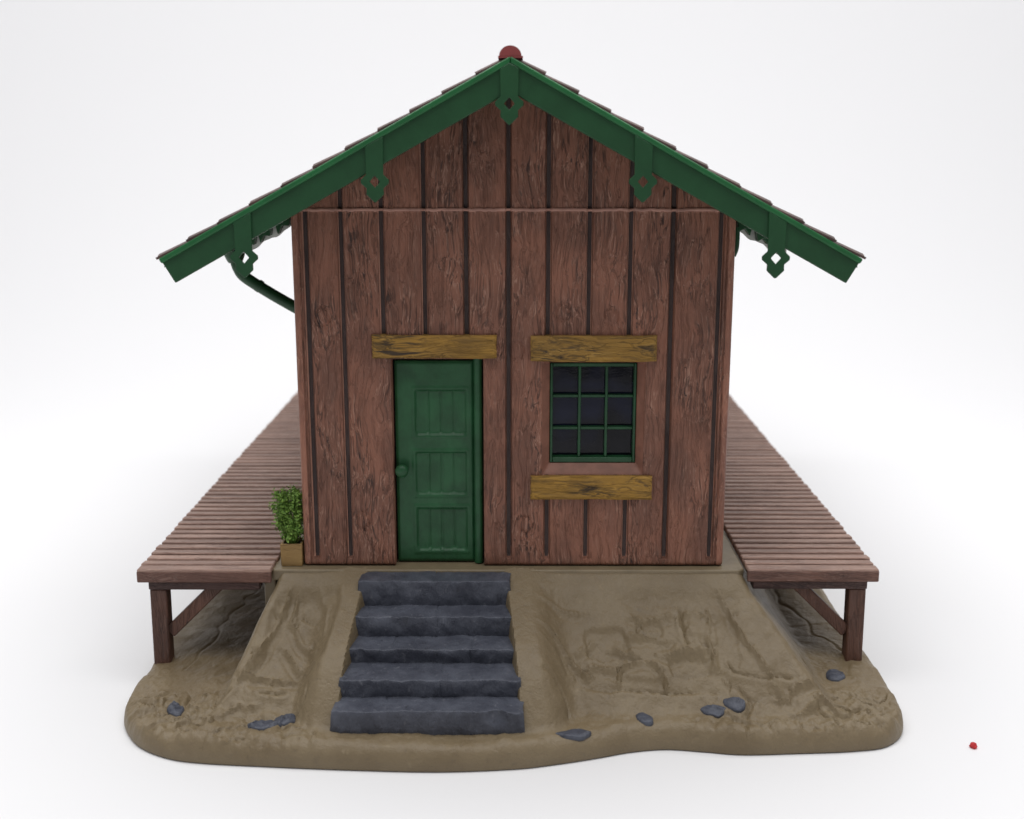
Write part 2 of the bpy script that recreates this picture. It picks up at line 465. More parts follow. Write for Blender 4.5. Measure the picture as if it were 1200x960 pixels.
# ------------------------------------------------------------------ stairs
def build_stairs():
    t = thing('stone_stairs', (-.38, -.75, -.49), 'dark slate grey stone steps climbing the mound to the green door', 'stairs')
    st = [(.0, -.172, -.014, -.136), (-.172, -.3025, -.136, -.232), (-.3025, -.443, -.232, -.301), (-.443, -.6065, -.301, -.386), (-.6065, -.733, -.386, -.505)]
    seams = [[], [.52], [], [.56], []]
    st2 = [[], [], [.72], [], [.74]]
    tops = [[.50], [], [.28, .74], [], [.27]]
    for i, (yb, yf, zt, zb) in enumerate(st):
        bm = bmesh.new()
        r = .006
        yb2 = yb + (-.012 if i == 0 else .02)
        prof = [(yb2, zb-.05), (yb2, zt)]
        for k in range(1, 7): prof.append((yb2 + (yf+r-yb2)*k/6, zt))
        for k in range(1, 5):
            a = math.pi/2*k/4; prof.append((yf+r-r*math.sin(a), zt-r+r*math.cos(a)))
        for k in range(1, 7): prof.append((yf + .012*k/6, zt-r+(zb-zt+r-.02)*k/6))
        prof.append((yf+.014, zb-.05))
        NX = 130
        rows = []
        for j in range(NX+1):
            u = j/NX; row = []
            for (y, z) in prof:
                tt = (-min(y, yf+.05)*.41 - max(z, -.5)*.91 - .011)/.744
                x0, x1 = stair_edges(.01 - .743*max(0, tt))
                jl = .002 + .006*fbm(1.0, z*9, y*9, 3); jr = -.002 + .006*fbm(9.0, z*9, y*9, 3)
                x = (x0+jl) + (x1+jr-x0-jl)*u
                front = sstep(yf+.04, yf, y)
                dy = -.009*fbm(x*4, z*6, i*1.7, 3) - .011*abs(n3(x*12, z*14, i+5.0)) - .004*fbm(x*26, z*26, i+2.0, 3)
                dz = .004*fbm(x*6, y*8, i*2.7+4, 3) + .004*fbm(x*24, y*24, i+7.0, 3)
                for sx in (seams[i]+tops[i] if front < .5 else st2[i]+seams[i]):
                    w = abs(u-sx + .01*n3(z*20, y*20, i)); k = sstep(.007, .001, w)
                    dy += .005*k*front; dz -= .005*k*(1-front)
                if i == 4 and front > .5:
                    k = sstep(.065, .02, math.hypot(u-.86, (z-zt+.02)*1.4)); dy += .02*k
                edge = sstep(0, .025, u)*sstep(1, .975, u)
                row.append(bm.verts.new((x, y + dy*front*edge + .004*(1-edge)*front, z + (dz*(1-.3*front) if z > zb-.03 else 0) - .003*(1-edge))))
            rows.append(row)
        n = len(prof)
        for a, b in zip(rows, rows[1:]):
            for k in range(n):
                bm.faces.new((a[k], b[k], b[(k+1) % n], a[(k+1) % n]))
        bm.faces.new(rows[0]); bm.faces.new(rows[-1][::-1])
        obj('step', bm, M['stone'], t)
build_stairs()

# ------------------------------------------------------------------ loose grey stones set in the base
def rock(x, y, sx, sy, h, rz, sd, label):
    bm = bmesh.new()
    bmesh.ops.create_icosphere(bm, subdivisions=4, radius=1.0)
    for v in bm.verts:
        a = math.atan2(v.co.y, v.co.x)
        out = 1 + .22*n3(math.cos(a)*1.1+sd, math.sin(a)*1.1, sd) + .06*n3(math.cos(a)*4+sd, math.sin(a)*4, sd)
        r = math.hypot(v.co.x, v.co.y)
        px, py = v.co.x*out, v.co.y*out
        zz = math.copysign(abs(v.co.z)**.55, v.co.z)
        x2 = px*sx*math.cos(rz) - py*sy*math.sin(rz); y2 = px*sx*math.sin(rz) + py*sy*math.cos(rz)
        g = height(x+x2, y+y2) - height(x, y)
        v.co = (x2, y2, zz*h + .7*max(-.03, min(.03, g)) + (.004*fbm(x2*22, y2*22, sd, 3) + .25*h*n3(x2*16+sd, y2*16, 3)))
    o = obj('stone', bm, M['stone'])
    o.location = (x, y, height(x, y) - .25*h)
    o['label'] = label; o['category'] = 'stone'; o['group'] = 'grey stones set in the base'
rock(-1.535, -.500, .036, .058, .026, .5, 1.0, 'upright grey stone alone at the far left corner of the base')
rock(-1.112, -.655, .066, .036, .022, .0, 2.0, 'flat grey stone touching a smaller one left of the steps')
rock(-1.020, -.622, .048, .040, .028, .5, 3.0, 'small tilted grey stone between the steps and its flat neighbour')
rock(.234, -.715, .078, .030, .018, .15, 4.0, 'long flat grey stone on the front lip just right of the steps')
rock(.546, -.600, .042, .030, .022, -.7, 5.0, 'small slanting grey stone standing alone in front of the slope')
rock(.858, -.548, .056, .026, .013, .0, 6.0, 'flat grey stone joined to a rounder one at the foot of the slope')
rock(.950, -.526, .050, .027, .015, -.2, 7.0, 'rounder humped grey stone beside a flat one at the foot of the slope')
rock(1.484, -.205, .046, .052, .022, -.6, 8.0, 'grey stone just in front of the post of the right platform')

# ------------------------------------------------------------------ shed
shed = thing('goods_shed', (-.03, 0, 0), 'toy goods shed of brown vertical boards with green gable trim', 'toy building')
SLOPE = .553
RZ = 2.314; RX = -.041
def roof_under(x): return RZ - SLOPE*abs(x-RX) - .05

def axis_samples(a, b, d, extra):
    n = int((b-a)/d); xs = [a+(b-a)*i/n for i in range(n+1)]
    for e in extra:
        xs = [x for x in xs if abs(x-e) > min(d*.45, .0009) or x in (a, b)]
        xs.append(e)
    return sorted(set(xs))

def groove_at(x, z, blocked):
    """(depth 0..1, lip 0..1)"""
    best = (0.0, 0.0)
    for g in GX:
        c = g
        w = abs(x-c)
        if w > .04: continue
        ze = sstep(.030, .048, z - .3*abs(x-c))
        if blocked(g, z): continue
        d = 1-max(0, min(1, (w-.0080)/(.0165-.0080))); lip = sstep(.0140, .0175, w)*sstep(.028, .021, w)
        return d*ze, lip*ze
    return best

def front_wall():
    DX0, DX1, DZ = -.592, -.168, 1.003
    WX0, WX1, WZ0, WZ1 = .105, .578, .452, .990
    IX0, IX1, IZ0, IZ1 = .140, .546, .498, .980
    xs = axis_samples(XL, XR, .0062, [v for g in GX for v in (g-.0165, g-.0155, g-.0095, g-.0085, g, g+.0085, g+.0095, g+.0155, g+.0165)] + [DX0, DX1, IX0, IX1, WX0, WX1, XL+.004, XL+.010, XL+.018, XR-.004, XR-.010, XR-.018])
    zs = axis_samples(.0, 2.28, .011, [DZ, IZ0, IZ1, WZ0, WZ1, .006, .014, .022, 1.667, 1.672, 1.677, 1.682, 1.687, 1.692])
    def blocked(g, z):
        if -.63 < g < -.2 and z < 1.06: return True
        if .1 < g < .6 and .40 < z < 1.06: return True
        return False
    grid = []; info = []
    bm = bmesh.new()
    for x in xs:
        col = []; ci = []
        top = roof_under(x)
        for z in zs:
            zz = min(z, top)
            d, lip = groove_at(x, zz, blocked)
            y = .021*d - .0035*lip
            y += .0025*n3(x*14, zz*3, 1.0) + .0016*n3(x*60, zz*7, 2.0)
            # rounded outer edges and foot
            e = min(x-XL, XR-x, )
            if e < .020: y += .020 - math.sqrt(max(0, .020**2-(.020-e)**2))
            if zz < .022: y += .6*(.022 - math.sqrt(max(0, .022**2-(.022-zz)**2)))
            e2 = abs(e-.036); y += .006*sstep(.007, .002, e2)
            # seam ridge
            s = sstep(.011, .004, abs(zz-1.680 - (.004*n3(x*8, 1, 1)+.0025*n3(x*30, 2, 1)))) ; y = y*(1-.75*s) - .006*s
            # knots
            for kx, kz in ((-.012, 1.04), (.20, 1.22), (-.74, .22), (.42, 1.20), (.03, .20), (-.90,1.2)):
                r = math.hypot(x-kx, (zz-kz)*.75)
                if r < .05: y += .006*sstep(.008, .002, abs(r-.032)) - .003*sstep(.03, .01, r)
            # splayed window surround
            if WX0 <= x <= WX1 and WZ0 <= zz <= WZ1:
                tx = min((x-WX0)/(IX0-WX0), (WX1-x)/(WX1-IX1)); tz = min((zz-WZ0)/(IZ0-WZ0), (WZ1-zz)/(WZ1-IZ1))
                t = max(0, min(1, tx, tz)); y = .004 + .040*t
            if x in (DX0, DX1) and zz <= DZ: y = .004
            v = bm.verts.new((x, y, zz)); col.append(v)
            kind = 0
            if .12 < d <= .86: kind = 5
            if d > .86: kind = 1
            if s > .5 and e > .04: kind = 2
            if e < .034 and d < .1: kind = 3
            if WX0 <= x <= WX1 and WZ0 <= zz <= WZ1: kind = 4
            ci.append(kind)
        grid.append(col); info.append(ci)
    for i in range(len(xs)-1):
        xm = (xs[i]+xs[i+1])/2; top = max(roof_under(xs[i]), roof_under(xs[i+1]))
        for j in range(len(zs)-1):
            zm = (zs[j]+zs[j+1])/2
            if zs[j] >= top: break
            if DX0 < xm < DX1 and zm < DZ: continue
            if IX0 < xm < IX1 and IZ0 < zm < IZ1: continue
            q = [grid[i][j], grid[i+1][j], grid[i+1][j+1], grid[i][j+1]]
            u = []
            for v in q:
                if not any((v.co-w.co).length < 1e-6 for w in u): u.append(v)
            if len(u) < 3: continue
            f = bm.faces.new(u)
            ks = [info[i][j], info[i+1][j], info[i+1][j+1], info[i][j+1]]
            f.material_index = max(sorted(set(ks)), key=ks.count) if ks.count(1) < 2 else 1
    # thickness: push open borders back
    be = [e for e in bm.edges if len(e.link_faces) == 1]
    ex = bmesh.ops.extrude_edge_only(bm, edges=be)
    for v in ex['geom']:
        if isinstance(v, bmesh.types.BMVert): v.co.y = .10
    for f in ex['geom']:
        if isinstance(f, bmesh.types.BMFace): f.material_index = 4
    bmesh.ops.remove_doubles(bm, verts=bm.verts[:], dist=1e-6)
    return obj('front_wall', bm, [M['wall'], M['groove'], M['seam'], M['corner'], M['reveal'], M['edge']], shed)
front_wall()

def side_wall(X, sgn, name='side_wall'):
    bm = bmesh.new()
    x_out = X; x_in = X - sgn*.07
    prof = []
    y = .1012; D = 4.05
    zt = roof_under(X) - .005
    ys = [y]
    k = .215
    while k < D-.1:
        ys += [k-.017, k-.012, k+.012, k+.017]; k += .19
    ys.append(D)
    out = [(yy, 1 if (i % 4 in (2, 3) and 0 < i < len(ys)-1) else 0) for i, yy in enumerate(ys)]
    prev = None
    for yy, d in out:
        x = x_out - sgn*(.024*d)
        cur = [bm.verts.new((x, yy, .0)), bm.verts.new((x, yy, zt)), bm.verts.new((x_in, yy, zt)), bm.verts.new((x_in, yy, .0))]
        if prev:
            for i in range(4):
                f = bm.faces.new((prev[i], prev[(i+1) % 4], cur[(i+1) % 4], cur[i]))
                if i == 0 and d and prev_d: f.material_index = 1
        else: bm.faces.new(cur)
        prev = cur; prev_d = d
    bm.faces.new(prev[::-1])
    obj(name, bm, [M['wall'], M['groove']], shed, smooth=False)
side_wall(XL+.004, -1); side_wall(XR-.004, 1)
bm = bmesh.new()
prism(bm, [(XL, .0), (XR, .0), (XR, roof_under(XR)), (RX, roof_under(RX)), (XL, roof_under(XL))], 4.055, 4.14)
obj('rear_wall', bm, M['wall'], shed, bevel=.01)
obj('floor_plate', B(XL+.075, XR-.075, .105, 4.04, .001, .02), M['interior'], shed)

# beams over the openings
def rough_beam(name, x0, x1, z0, z1, yf, yb, mat, sd):
    bm = bmesh.new()
    nx, nz = 60, 12
    rows = []
    for i in range(nx+1):
        u = i/nx; row = []
        ring = [(yb, 0.0)] + [(yf, k/nz) for k in range(nz+1)] + [(yb, 1.0)]
        for (y, w) in ring:
            x = x0+(x1-x0)*u; z = z0+(z1-z0)*w
            ee = min(u*(x1-x0), (1-u)*(x1-x0), w*(z1-z0), (1-w)*(z1-z0))
            yy = y
            if y == yf:
                yy = y + .006*(1-sstep(0, .010, ee)) + .003*n3(x*8+sd, z*45, sd)
            x += .004*n3(z*20, sd, u)*(abs(u-.5) > .49); z += .004*n3(x*7, sd, w*2)*(w in (0.0, 1.0))
            row.append(bm.verts.new((x, yy, z)))
        rows.append(row)
    n = len(rows[0])
    for a, b in zip(rows, rows[1:]):
        for k in range(n):
            bm.faces.new((a[k], b[k], b[(k+1) % n], a[(k+1) % n]))
    bm.faces.new(rows[0]); bm.faces.new(rows[-1][::-1])
    return obj(name, bm, mat, shed)
rough_beam('door_lintel', -.676, -.106, 1.008, 1.115, -.020, .03, M['lintel'], 1.0)
rough_beam('window_lintel', .050, .627, .994, 1.113, -.024, .03, M['lintel'], 5.0)
rough_beam('window_sill', .052, .622, .335, .449, -.022, .03, M['lintel'], 9.0)

# door
def door():
    x0, x1, z0, z1, Y = -.583, -.216, .004, .985, .048
    px0, px1 = -.488, -.252
    panels = [(.10, .30), (.385, .585), (.665, .870)]
    panels = [(.062, .272), (.342, .545), (.632, .845)]
    xs = axis_samples(x0, x1, .005, []); zs = axis_samples(z0, z1, .006, [])
    bm = bmesh.new(); grid = []
    for x in xs:
        col = []
        for z in zs:
            y = Y
            for a, b in panels:
                ins = min(x-px0, px1-x, z-a, b-z)
                if ins > -.02:
                    y += .010*sstep(-.006, .008, ins) - .003*sstep(.012, .004, abs(ins+.008))
                    if ins > 0:
                        u = (x-px0)/(px1-px0)*4.0; fr = abs(u-round(u))*(px1-px0)/4
                        if .3 < u < 3.7: y += .0055*sstep(.009, .001, fr)
                        y -= .007*sstep(.016, .004, z-a)*(1-sstep(.006, .012, fr))
            e = min(x-x0, x1-x, z-z0, z1-z); y += .008*(1-sstep(0, .012, e))
            y += .0018*n3(x*10, z*6, 3) + .0010*n3(x*70, z*6, 5)
            col.append(bm.verts.new((x, y, z)))
        grid.append(col)
    for i in range(len(xs)-1):
        for j in range(len(zs)-1):
            bm.faces.new((grid[i][j], grid[i+1][j], grid[i+1][j+1], grid[i][j+1]))
    be = [e for e in bm.edges if len(e.link_faces) == 1]
    ex = bmesh.ops.extrude_edge_only(bm, edges=be)
    for v in ex['geom']:
        if isinstance(v, bmesh.types.BMVert): v.co.y = .090
    d = obj('door', bm, M['door'], shed)
    # knob
    bm = bmesh.new()
    prof = [(.016, .050), (.014, .038), (.012, .030), (.018, .024), (.027, .016), (.031, .006), (.031, -.004), (.026, -.013), (.016, -.019), (.0005, -.021)]
    n = 24; rings = []
    for r, y in prof:
        rings.append([bm.verts.new((-.553 + r*math.cos(2*math.pi*k/n), y, .468 + r*math.sin(2*math.pi*k/n))) for k in range(n)])
    for a, b in zip(rings, rings[1:]):
        for k in range(n): bm.faces.new((a[k], a[(k+1) % n], b[(k+1) % n], b[k]))
    bm.faces.new(rings[-1]); bm.faces.new(rings[0][::-1])
    obj('knob', bm, M['door'], d)
    bm = bmesh.new()
    tube(bm, [(-.1945, .046, .003), (-.1945, .046, .5), (-.1945, .046, 1.001)], .0205, 20)
    obj('door_post', bm, M['door'], shed)
    obj('door_backing', B(-.60, -.16, .102, .120, .0, 1.02), M['interior'], shed)
door()

# window
def window():
    x0, x1, z0, z1 = .140, .546, .498, .980
    Y = .040
    bm = bmesh.new()
    fw = .015
    box(bm, x0+.002, x0+fw, Y, Y+.05, z0+.002, z1-.002); box(bm, x1-fw, x1-.002, Y, Y+.05, z0+.002, z1-.002)
    box(bm, x0+fw, x1-fw, Y+.001, Y+.05, z1-.020, z1-.002); box(bm, x0+fw, x1-fw, Y+.001, Y+.05, z0+.002, z0+.028)
    w = obj('window', bm, M['windowgreen'], shed, bevel=.004)
    gx = [x0+fw+(x1-x0-2*fw)*k/3 for k in (1, 2)]
    zb, zt = z0+.028, z1-.020
    gz = [.664, .818]
    for g in gx:
        obj('glazing_bar', B(g-.0065, g+.0065, Y+.012, Y+.046, zb, zt), M['windowgreen'], w, bevel=.003)
    xs = [x0+fw, gx[0]-.0065, gx[0]+.0065, gx[1]-.0065, gx[1]+.0065, x1-fw]
    for g in gz:
        bm = bmesh.new()
        for k in (0, 2, 4): box(bm, xs[k], xs[k+1], Y+.010, Y+.046, g-.0062, g+.0062)
        obj('glazing_bar', bm, M['windowgreen'], w, bevel=.003)
    bm = bmesh.new()
    zz = [zb, gz[0]-.0062, gz[0]+.0062, gz[1]-.0062, gz[1]+.0062, zt]
    n = 10
    for k in (0, 2, 4):
        for l in (0, 2, 4):
            V = {}
            for i in range(n+1):
                for j in range(n+1):
                    x = xs[k]+(xs[k+1]-xs[k])*i/n; z = zz[l]+(zz[l+1]-zz[l])*j/n
                    V[i, j] = bm.verts.new((x, Y+.044 - .0008*math.sin(math.pi*i/n)*math.sin(math.pi*j/n), z))
            for i in range(n):
                for j in range(n): bm.faces.new((V[i, j], V[i+1, j], V[i+1, j+1], V[i, j+1]))
    obj('pane', bm, M['glass'], w)
    obj('window_backing', B(x0-.01, x1+.01, .102, .120, z0-.01, z1+.01), M['interior'], shed)
window()

# ------------------------------------------------------------------ roof
YF, YR = -.285, 4.38
cs = math.cos(math.atan(SLOPE)); sn = math.sin(math.atan(SLOPE))
HALF = 1.500
def sl_pt(sg, u, h):
    """u = distance down the slope, h = height above the barge top line"""
    return (RX + sg*(u*cs + h*sn), RZ - u*sn + h*cs)
ULEN = HALF/cs
def roof():
    bm = bmesh.new()
    pts = [sl_pt(-1, ULEN-.01, -.012), sl_pt(-1, .0, -.012), sl_pt(1, ULEN-.01, -.012)]
    pts[1] = (RX, RZ-.014)
    lo = [(x, z-.030) for x, z in pts]
    prism(bm, pts + lo[::-1], YF+.012, YR)
    r = obj('roof', bm, M['green'], shed, smooth=False)
    ncourse = 11
    pitch = (ULEN+.010)/ncourse
    for sg in (-1, 1):
        bm = bmesh.new()
        tw = .155
        ny = int((YR-YF+.02)/tw)
        for c in range(ncourse):
            u0 = c*pitch - .012; u1 = min(u0 + pitch + .014, ULEN+.008)
            for k in range(ny):
                y0 = YF - .018 + k*tw
                j = random.uniform(-.006, .006) if k == 0 else random.uniform(-.003, .003)
                dz = random.uniform(-.002, .003)
                nseg = 6
                up = []; lw = []
                for q in range(nseg+1):
                    s = q/nseg
                    y = y0 + tw*s*.985
                    wave = max(-.003, -.008*math.cos(2*math.pi*s))
                    up.append((y, wave))
                ring = []
                for (u, h) in ((u0, -.004), (u1+j*.5, .008+dz)):
                    for th in (.010, .0):
                        ring.append([bm.verts.new((sl_pt(sg, u, h+w+th)[0], y, sl_pt(sg, u, h+w+th)[1])) for y, w in up])
                a_t, a_b, b_t, b_b = ring
                for q in range(nseg):
                    bm.faces.new((a_t[q], a_t[q+1], b_t[q+1], b_t[q]))
                    bm.faces.new((a_b[q], b_b[q], b_b[q+1], a_b[q+1]))
                    bm.faces.new((b_t[q], b_t[q+1], b_b[q+1], b_b[q]))
                    bm.faces.new((a_t[q], a_b[q], a_b[q+1], a_t[q+1]))
                bm.faces.new((a_t[0], b_t[0], b_b[0], a_b[0]))
                bm.faces.new((a_t[-1], a_b[-1], b_b[-1], b_t[-1]))
        obj('roof_tiles', bm, M['tile'], r, smooth=False)
    # ridge cap, half round with a collar at every joint
    bm = bmesh.new()
    L = .30; y = YF - .02
    zc = RZ + .004
    k = 0
    while y < YR-.05:
        secs = [(y, .046), (y+.03, .046), (y+.031, .041), (y+L, .039)]
        rings = []
        for yy, rr in secs:
            row = []
            for q in range(17):
                a = math.pi*(q/16)
                row.append(bm.verts.new((RX + rr*math.cos(a), yy, zc + .003*(k % 2) + rr*math.sin(a)*.92)))
            rings.append(row)
        for a, b in zip(rings, rings[1:]):
            for q in range(16): bm.faces.new((a[q], a[q+1], b[q+1], b[q]))
        bm.faces.new(rings[0]); bm.faces.new(rings[-1][::-1])
        y += L; k += 1
    box(bm, RX-.050, RX+.052, YF-.020, YR-.1, zc-.007, zc+.001)
    obj('ridge_cap', bm, M['ridge'], r)
roof()

# barge boards: main board, upper rail with top light painted into its brighter green
for sg in (-1, 1):
    bm = bmesh.new()
    T = .118
    off = 0 if sg > 0 else 0
    u_end = ULEN
    top0 = (RX + sg*.0008, RZ-.010); bot0 = (RX + sg*.0008, RZ - T/cs - .002)
    p = [top0, sl_pt(sg, u_end-.006, -.009), sl_pt(sg, u_end-.008, -T), bot0]
    prism(bm, p, YF-.012, YF+.016)
    b = obj('barge_board', bm, M['green'], shed, bevel=.004)
    bm = bmesh.new()
    q = [(RX + sg*.0008, RZ+.004), sl_pt(sg, u_end-.003, .003), sl_pt(sg, u_end-.004, -.021), (RX+sg*.0008, RZ-.025)]
    prism(bm, q, YF-.026, YF-.0125)
    obj('trim_rail', bm, M['toplit_green'], b, bevel=.009, seg=3)

# carved pendants hanging on the barge boards
def pendant(x, ez, first=False):
    topz = RZ - SLOPE*abs(x-RX) - .006
    s = 1 if x > RX else -1
    hw = .0375 if not first else .039
    zl = topz + (SLOPE*hw*(1 if x < RX else -1) if not first else 0) - .016
    zr = topz + (SLOPE*hw*(-1 if x < RX else 1)*(-1)*-1 if not first else 0) - .016
    zl = RZ - SLOPE*abs(x-hw-RX) - .024; zr = RZ - SLOPE*abs(x+hw-RX) - .024
    pts = [(x-hw, zl)] + ([(x, RZ-.022)] if first else []) + [(x+hw, zr), (x+.036, ez+.030), (x+.059, ez+.009), (x+.059, ez-.006), (x+.036, ez-.026), (x+.037, ez-.052), (x+.004, ez-.084), (x-.004, ez-.084), (x-.037, ez-.052), (x-.036, ez-.026), (x-.059, ez-.006), (x-.059, ez+.009), (x-.036, ez+.030)]
    hole = [(x, ez+.026), (x+.022, ez+.001), (x, ez-.024), (x-.022, ez+.001)]
    bm = bmesh.new()
    prism(bm, pts, YF-.026, YF-.014 + (.0 if not first else 0), hole)
    obj('pendant', bm, M['green'], shed, bevel=.0025)
for x, ez in ((-.609, 1.811), (.515, 1.811), (-1.174, 1.494), (1.087, 1.492)):
    pendant(x, ez)
pendant(-.045, 2.128, True)

# eaves: grey board ends with dark clips under the overhang, gutters, downpipe
for sg, xw in ((-1, XL), (1, XR)):
    # boarded soffit end behind the barge board
    bm = bmesh.new()
    x_a = xw + sg*.005; x_b = xw + sg*.26
    def zl(x, d): return RZ - SLOPE*abs(x-RX) - d
    n = 26; up = []; lo = []
    for k in range(n+1):
        x = x_a + (x_b-x_a)*k/n
        up.append((x, zl(x, .060))); lo.append((x, zl(x, .160) + .006*math.sin(k*.55)+.002*math.sin(k*1.3)))
    prism(bm, up + lo[::-1], .14, .17)
    s = obj('soffit_board', bm, M['soffit'], shed, smooth=False)
    for k, (t, w, hh) in enumerate(((.03, .07, .05), (.115, .06, .045), (.185, .05, .045))):
        xc = xw + sg*(t+.02)
        bm = bmesh.new()
        d0 = .112
        prism(bm, [(xc-w/2, zl(xc-w/2, d0)), (xc+w/2, zl(xc+w/2, d0)), (xc+w/2*.8, zl(xc+w/2*.8, d0+hh*.8)), (xc+.004*sg, zl(xc, d0+hh*.45)), (xc-w/2*.7, zl(xc-w/2*.7, d0+hh))], .08, .139)
        obj('clip', bm, M['green'], s, bevel=.003)
    xe, ze = sl_pt(sg, ULEN-.19, -.066)
    bm = bmesh.new()
    rings = []
    for yy in (YF+.25, YR-.05):
        rings.append([bm.verts.new((xe + .045*math.cos(math.pi+math.pi*q/12), yy, ze + .045*math.sin(math.pi+math.pi*q/12)*.8+.03)) for q in range(13)])
    for q in range(12): bm.faces.new((rings[0][q], rings[0][q+1], rings[1][q+1], rings[1][q]))
    g = obj('gutter', bm, M['green'], shed)
    md = g.modifiers.new('thick', 'SOLIDIFY'); md.thickness = .006

bm = bmesh.new()
PY = .70
pts = spline([(-1.452, PY, 1.46), (-1.450, PY, 1.39), (-1.437, PY, 1.345), (-1.405, PY, 1.302), (-1.29, PY, 1.226), (-1.17, PY, 1.155), (-1.09, PY, 1.108), (-1.062, PY, 1.07), (-1.058, PY, 1.0)], 8)
tube(bm, pts + [Vector((-1.058, PY, .03))], .030, 18)
dp = obj('downpipe', bm, M['green'], shed)
bm = bmesh.new()
tube(bm, [(-1.455, PY, 1.44), (-1.455, PY, 1.415), (-1.453, PY, 1.39), (-1.452, PY, 1.378)], [.055, .052, .042, .034], 18)
obj('pipe_funnel', bm, M['green'], dp)
bm = bmesh.new()
tube(bm, [(-1.345, PY, 1.2625), (-1.328, PY, 1.2513)], .033, 18)
obj('pipe_joint', bm, M['green'], dp)
bm = bmesh.new()
tube(bm, spline([(.985, .06, 1.60), (.986, .06, 1.54), (.983, .06, 1.50), (.972, .06, 1.47)], 6), .013, 12)
obj('gutter_hook', bm, M['green'], shed)

# ------------------------------------------------------------------ platforms
def platform(name, x0, x1, yf, label, sg):
    t = thing(name, ((x0+x1)/2, yf, -.47), label, 'platform', 'plank platforms beside the shed')
    bm = bmesh.new()
    pitch = .0775; n = 58
    rnd = random.Random(int(x0*100)+50)
    for k in range(n):
        y0 = yf + k*pitch
        a = rnd.uniform(-.004, .004); b = rnd.uniform(-.004, .004); dz = rnd.uniform(-.0012, .0012)
        d = .0655 + rnd.uniform(-.001, .001)
        th = .022 if k == 0 else .035
        vs = box(bm, x0+a*(k > 0), x1+b*(k > 0), y0, y0+d, .012-th, .012+dz)
        sk = rnd.uniform(-.0015, .0015)
        for v in vs:
            v.co.y += sk*(1 if v.co.x > (x0+x1)/2 else -1)
            if k > 0 and v.co.z > 0: v.co.z += .003 if v.co.y < y0+d/2 else -.003
    fb = bmesh.new(); box(fb, x0-.001, x1+.001, yf-.003, yf+.018, -.052, .003)
    obj('shaded_front_strip', fb, M['shaded_front'], t, bevel=.006)  # added strip that gives the front plank face its painted shade
    obj('deck', bm, M['plank'], t, bevel=.007, seg=2)
    xo = x1 if sg > 0 else x0      # outer edge
    # stringers that close the gaps from below
    bm = bmesh.new()
    box(bm, x0+.02, x1-.02, yf+.02, yf+n*pitch-.02, -.040, -.028)
    for q in (.10, .50, .88):
        xx = x0+(x1-x0)*q
        box(bm, xx-.03, xx+.03, yf+.06, yf+n*pitch-.05, -.075, -.041)
    obj('stringers', bm, M['beamx'], t, bevel=.004)
    for i, yy in enumerate((yf+.010, yf+1.32, yf+2.62, yf+4.0)):
        px = xo - sg*.090
        # each trestle: cross beam, post, brace
        bx0, bx1 = (px-.5, px+.042) if sg > 0 else (px-.042, px+.485)
        obj('cross_beam', B(bx0, bx1, yy, yy+.07, -.092 if i == 0 else -.11, -.052 if i == 0 else -.076), M['beamx'], t, bevel=.005)
        bm = bmesh.new()
        zf = height(px, yy) - .02
        beam(bm, (px+sg*.004, yy+.045, zf), (px, yy+.045, -.093 if i == 0 else -.112), .080, .075)
        obj('post', bm, M['post'], t, bevel=.007)
        bm = bmesh.new()
        beam(bm, (px-sg*.038, yy+.045, -.318), (px-sg*.285, yy+.045, -.075), .058, .05)
        obj('brace', bm, M['post'], t, bevel=.005)
platform('wooden_platform', -1.803, -1.170, -.098, 'long brown plank platform on posts beside the potted shrub', -1)
platform('wooden_platform', 1.078, 1.697, -.075, 'long brown plank platform on posts on the window side, with no shrub', 1)

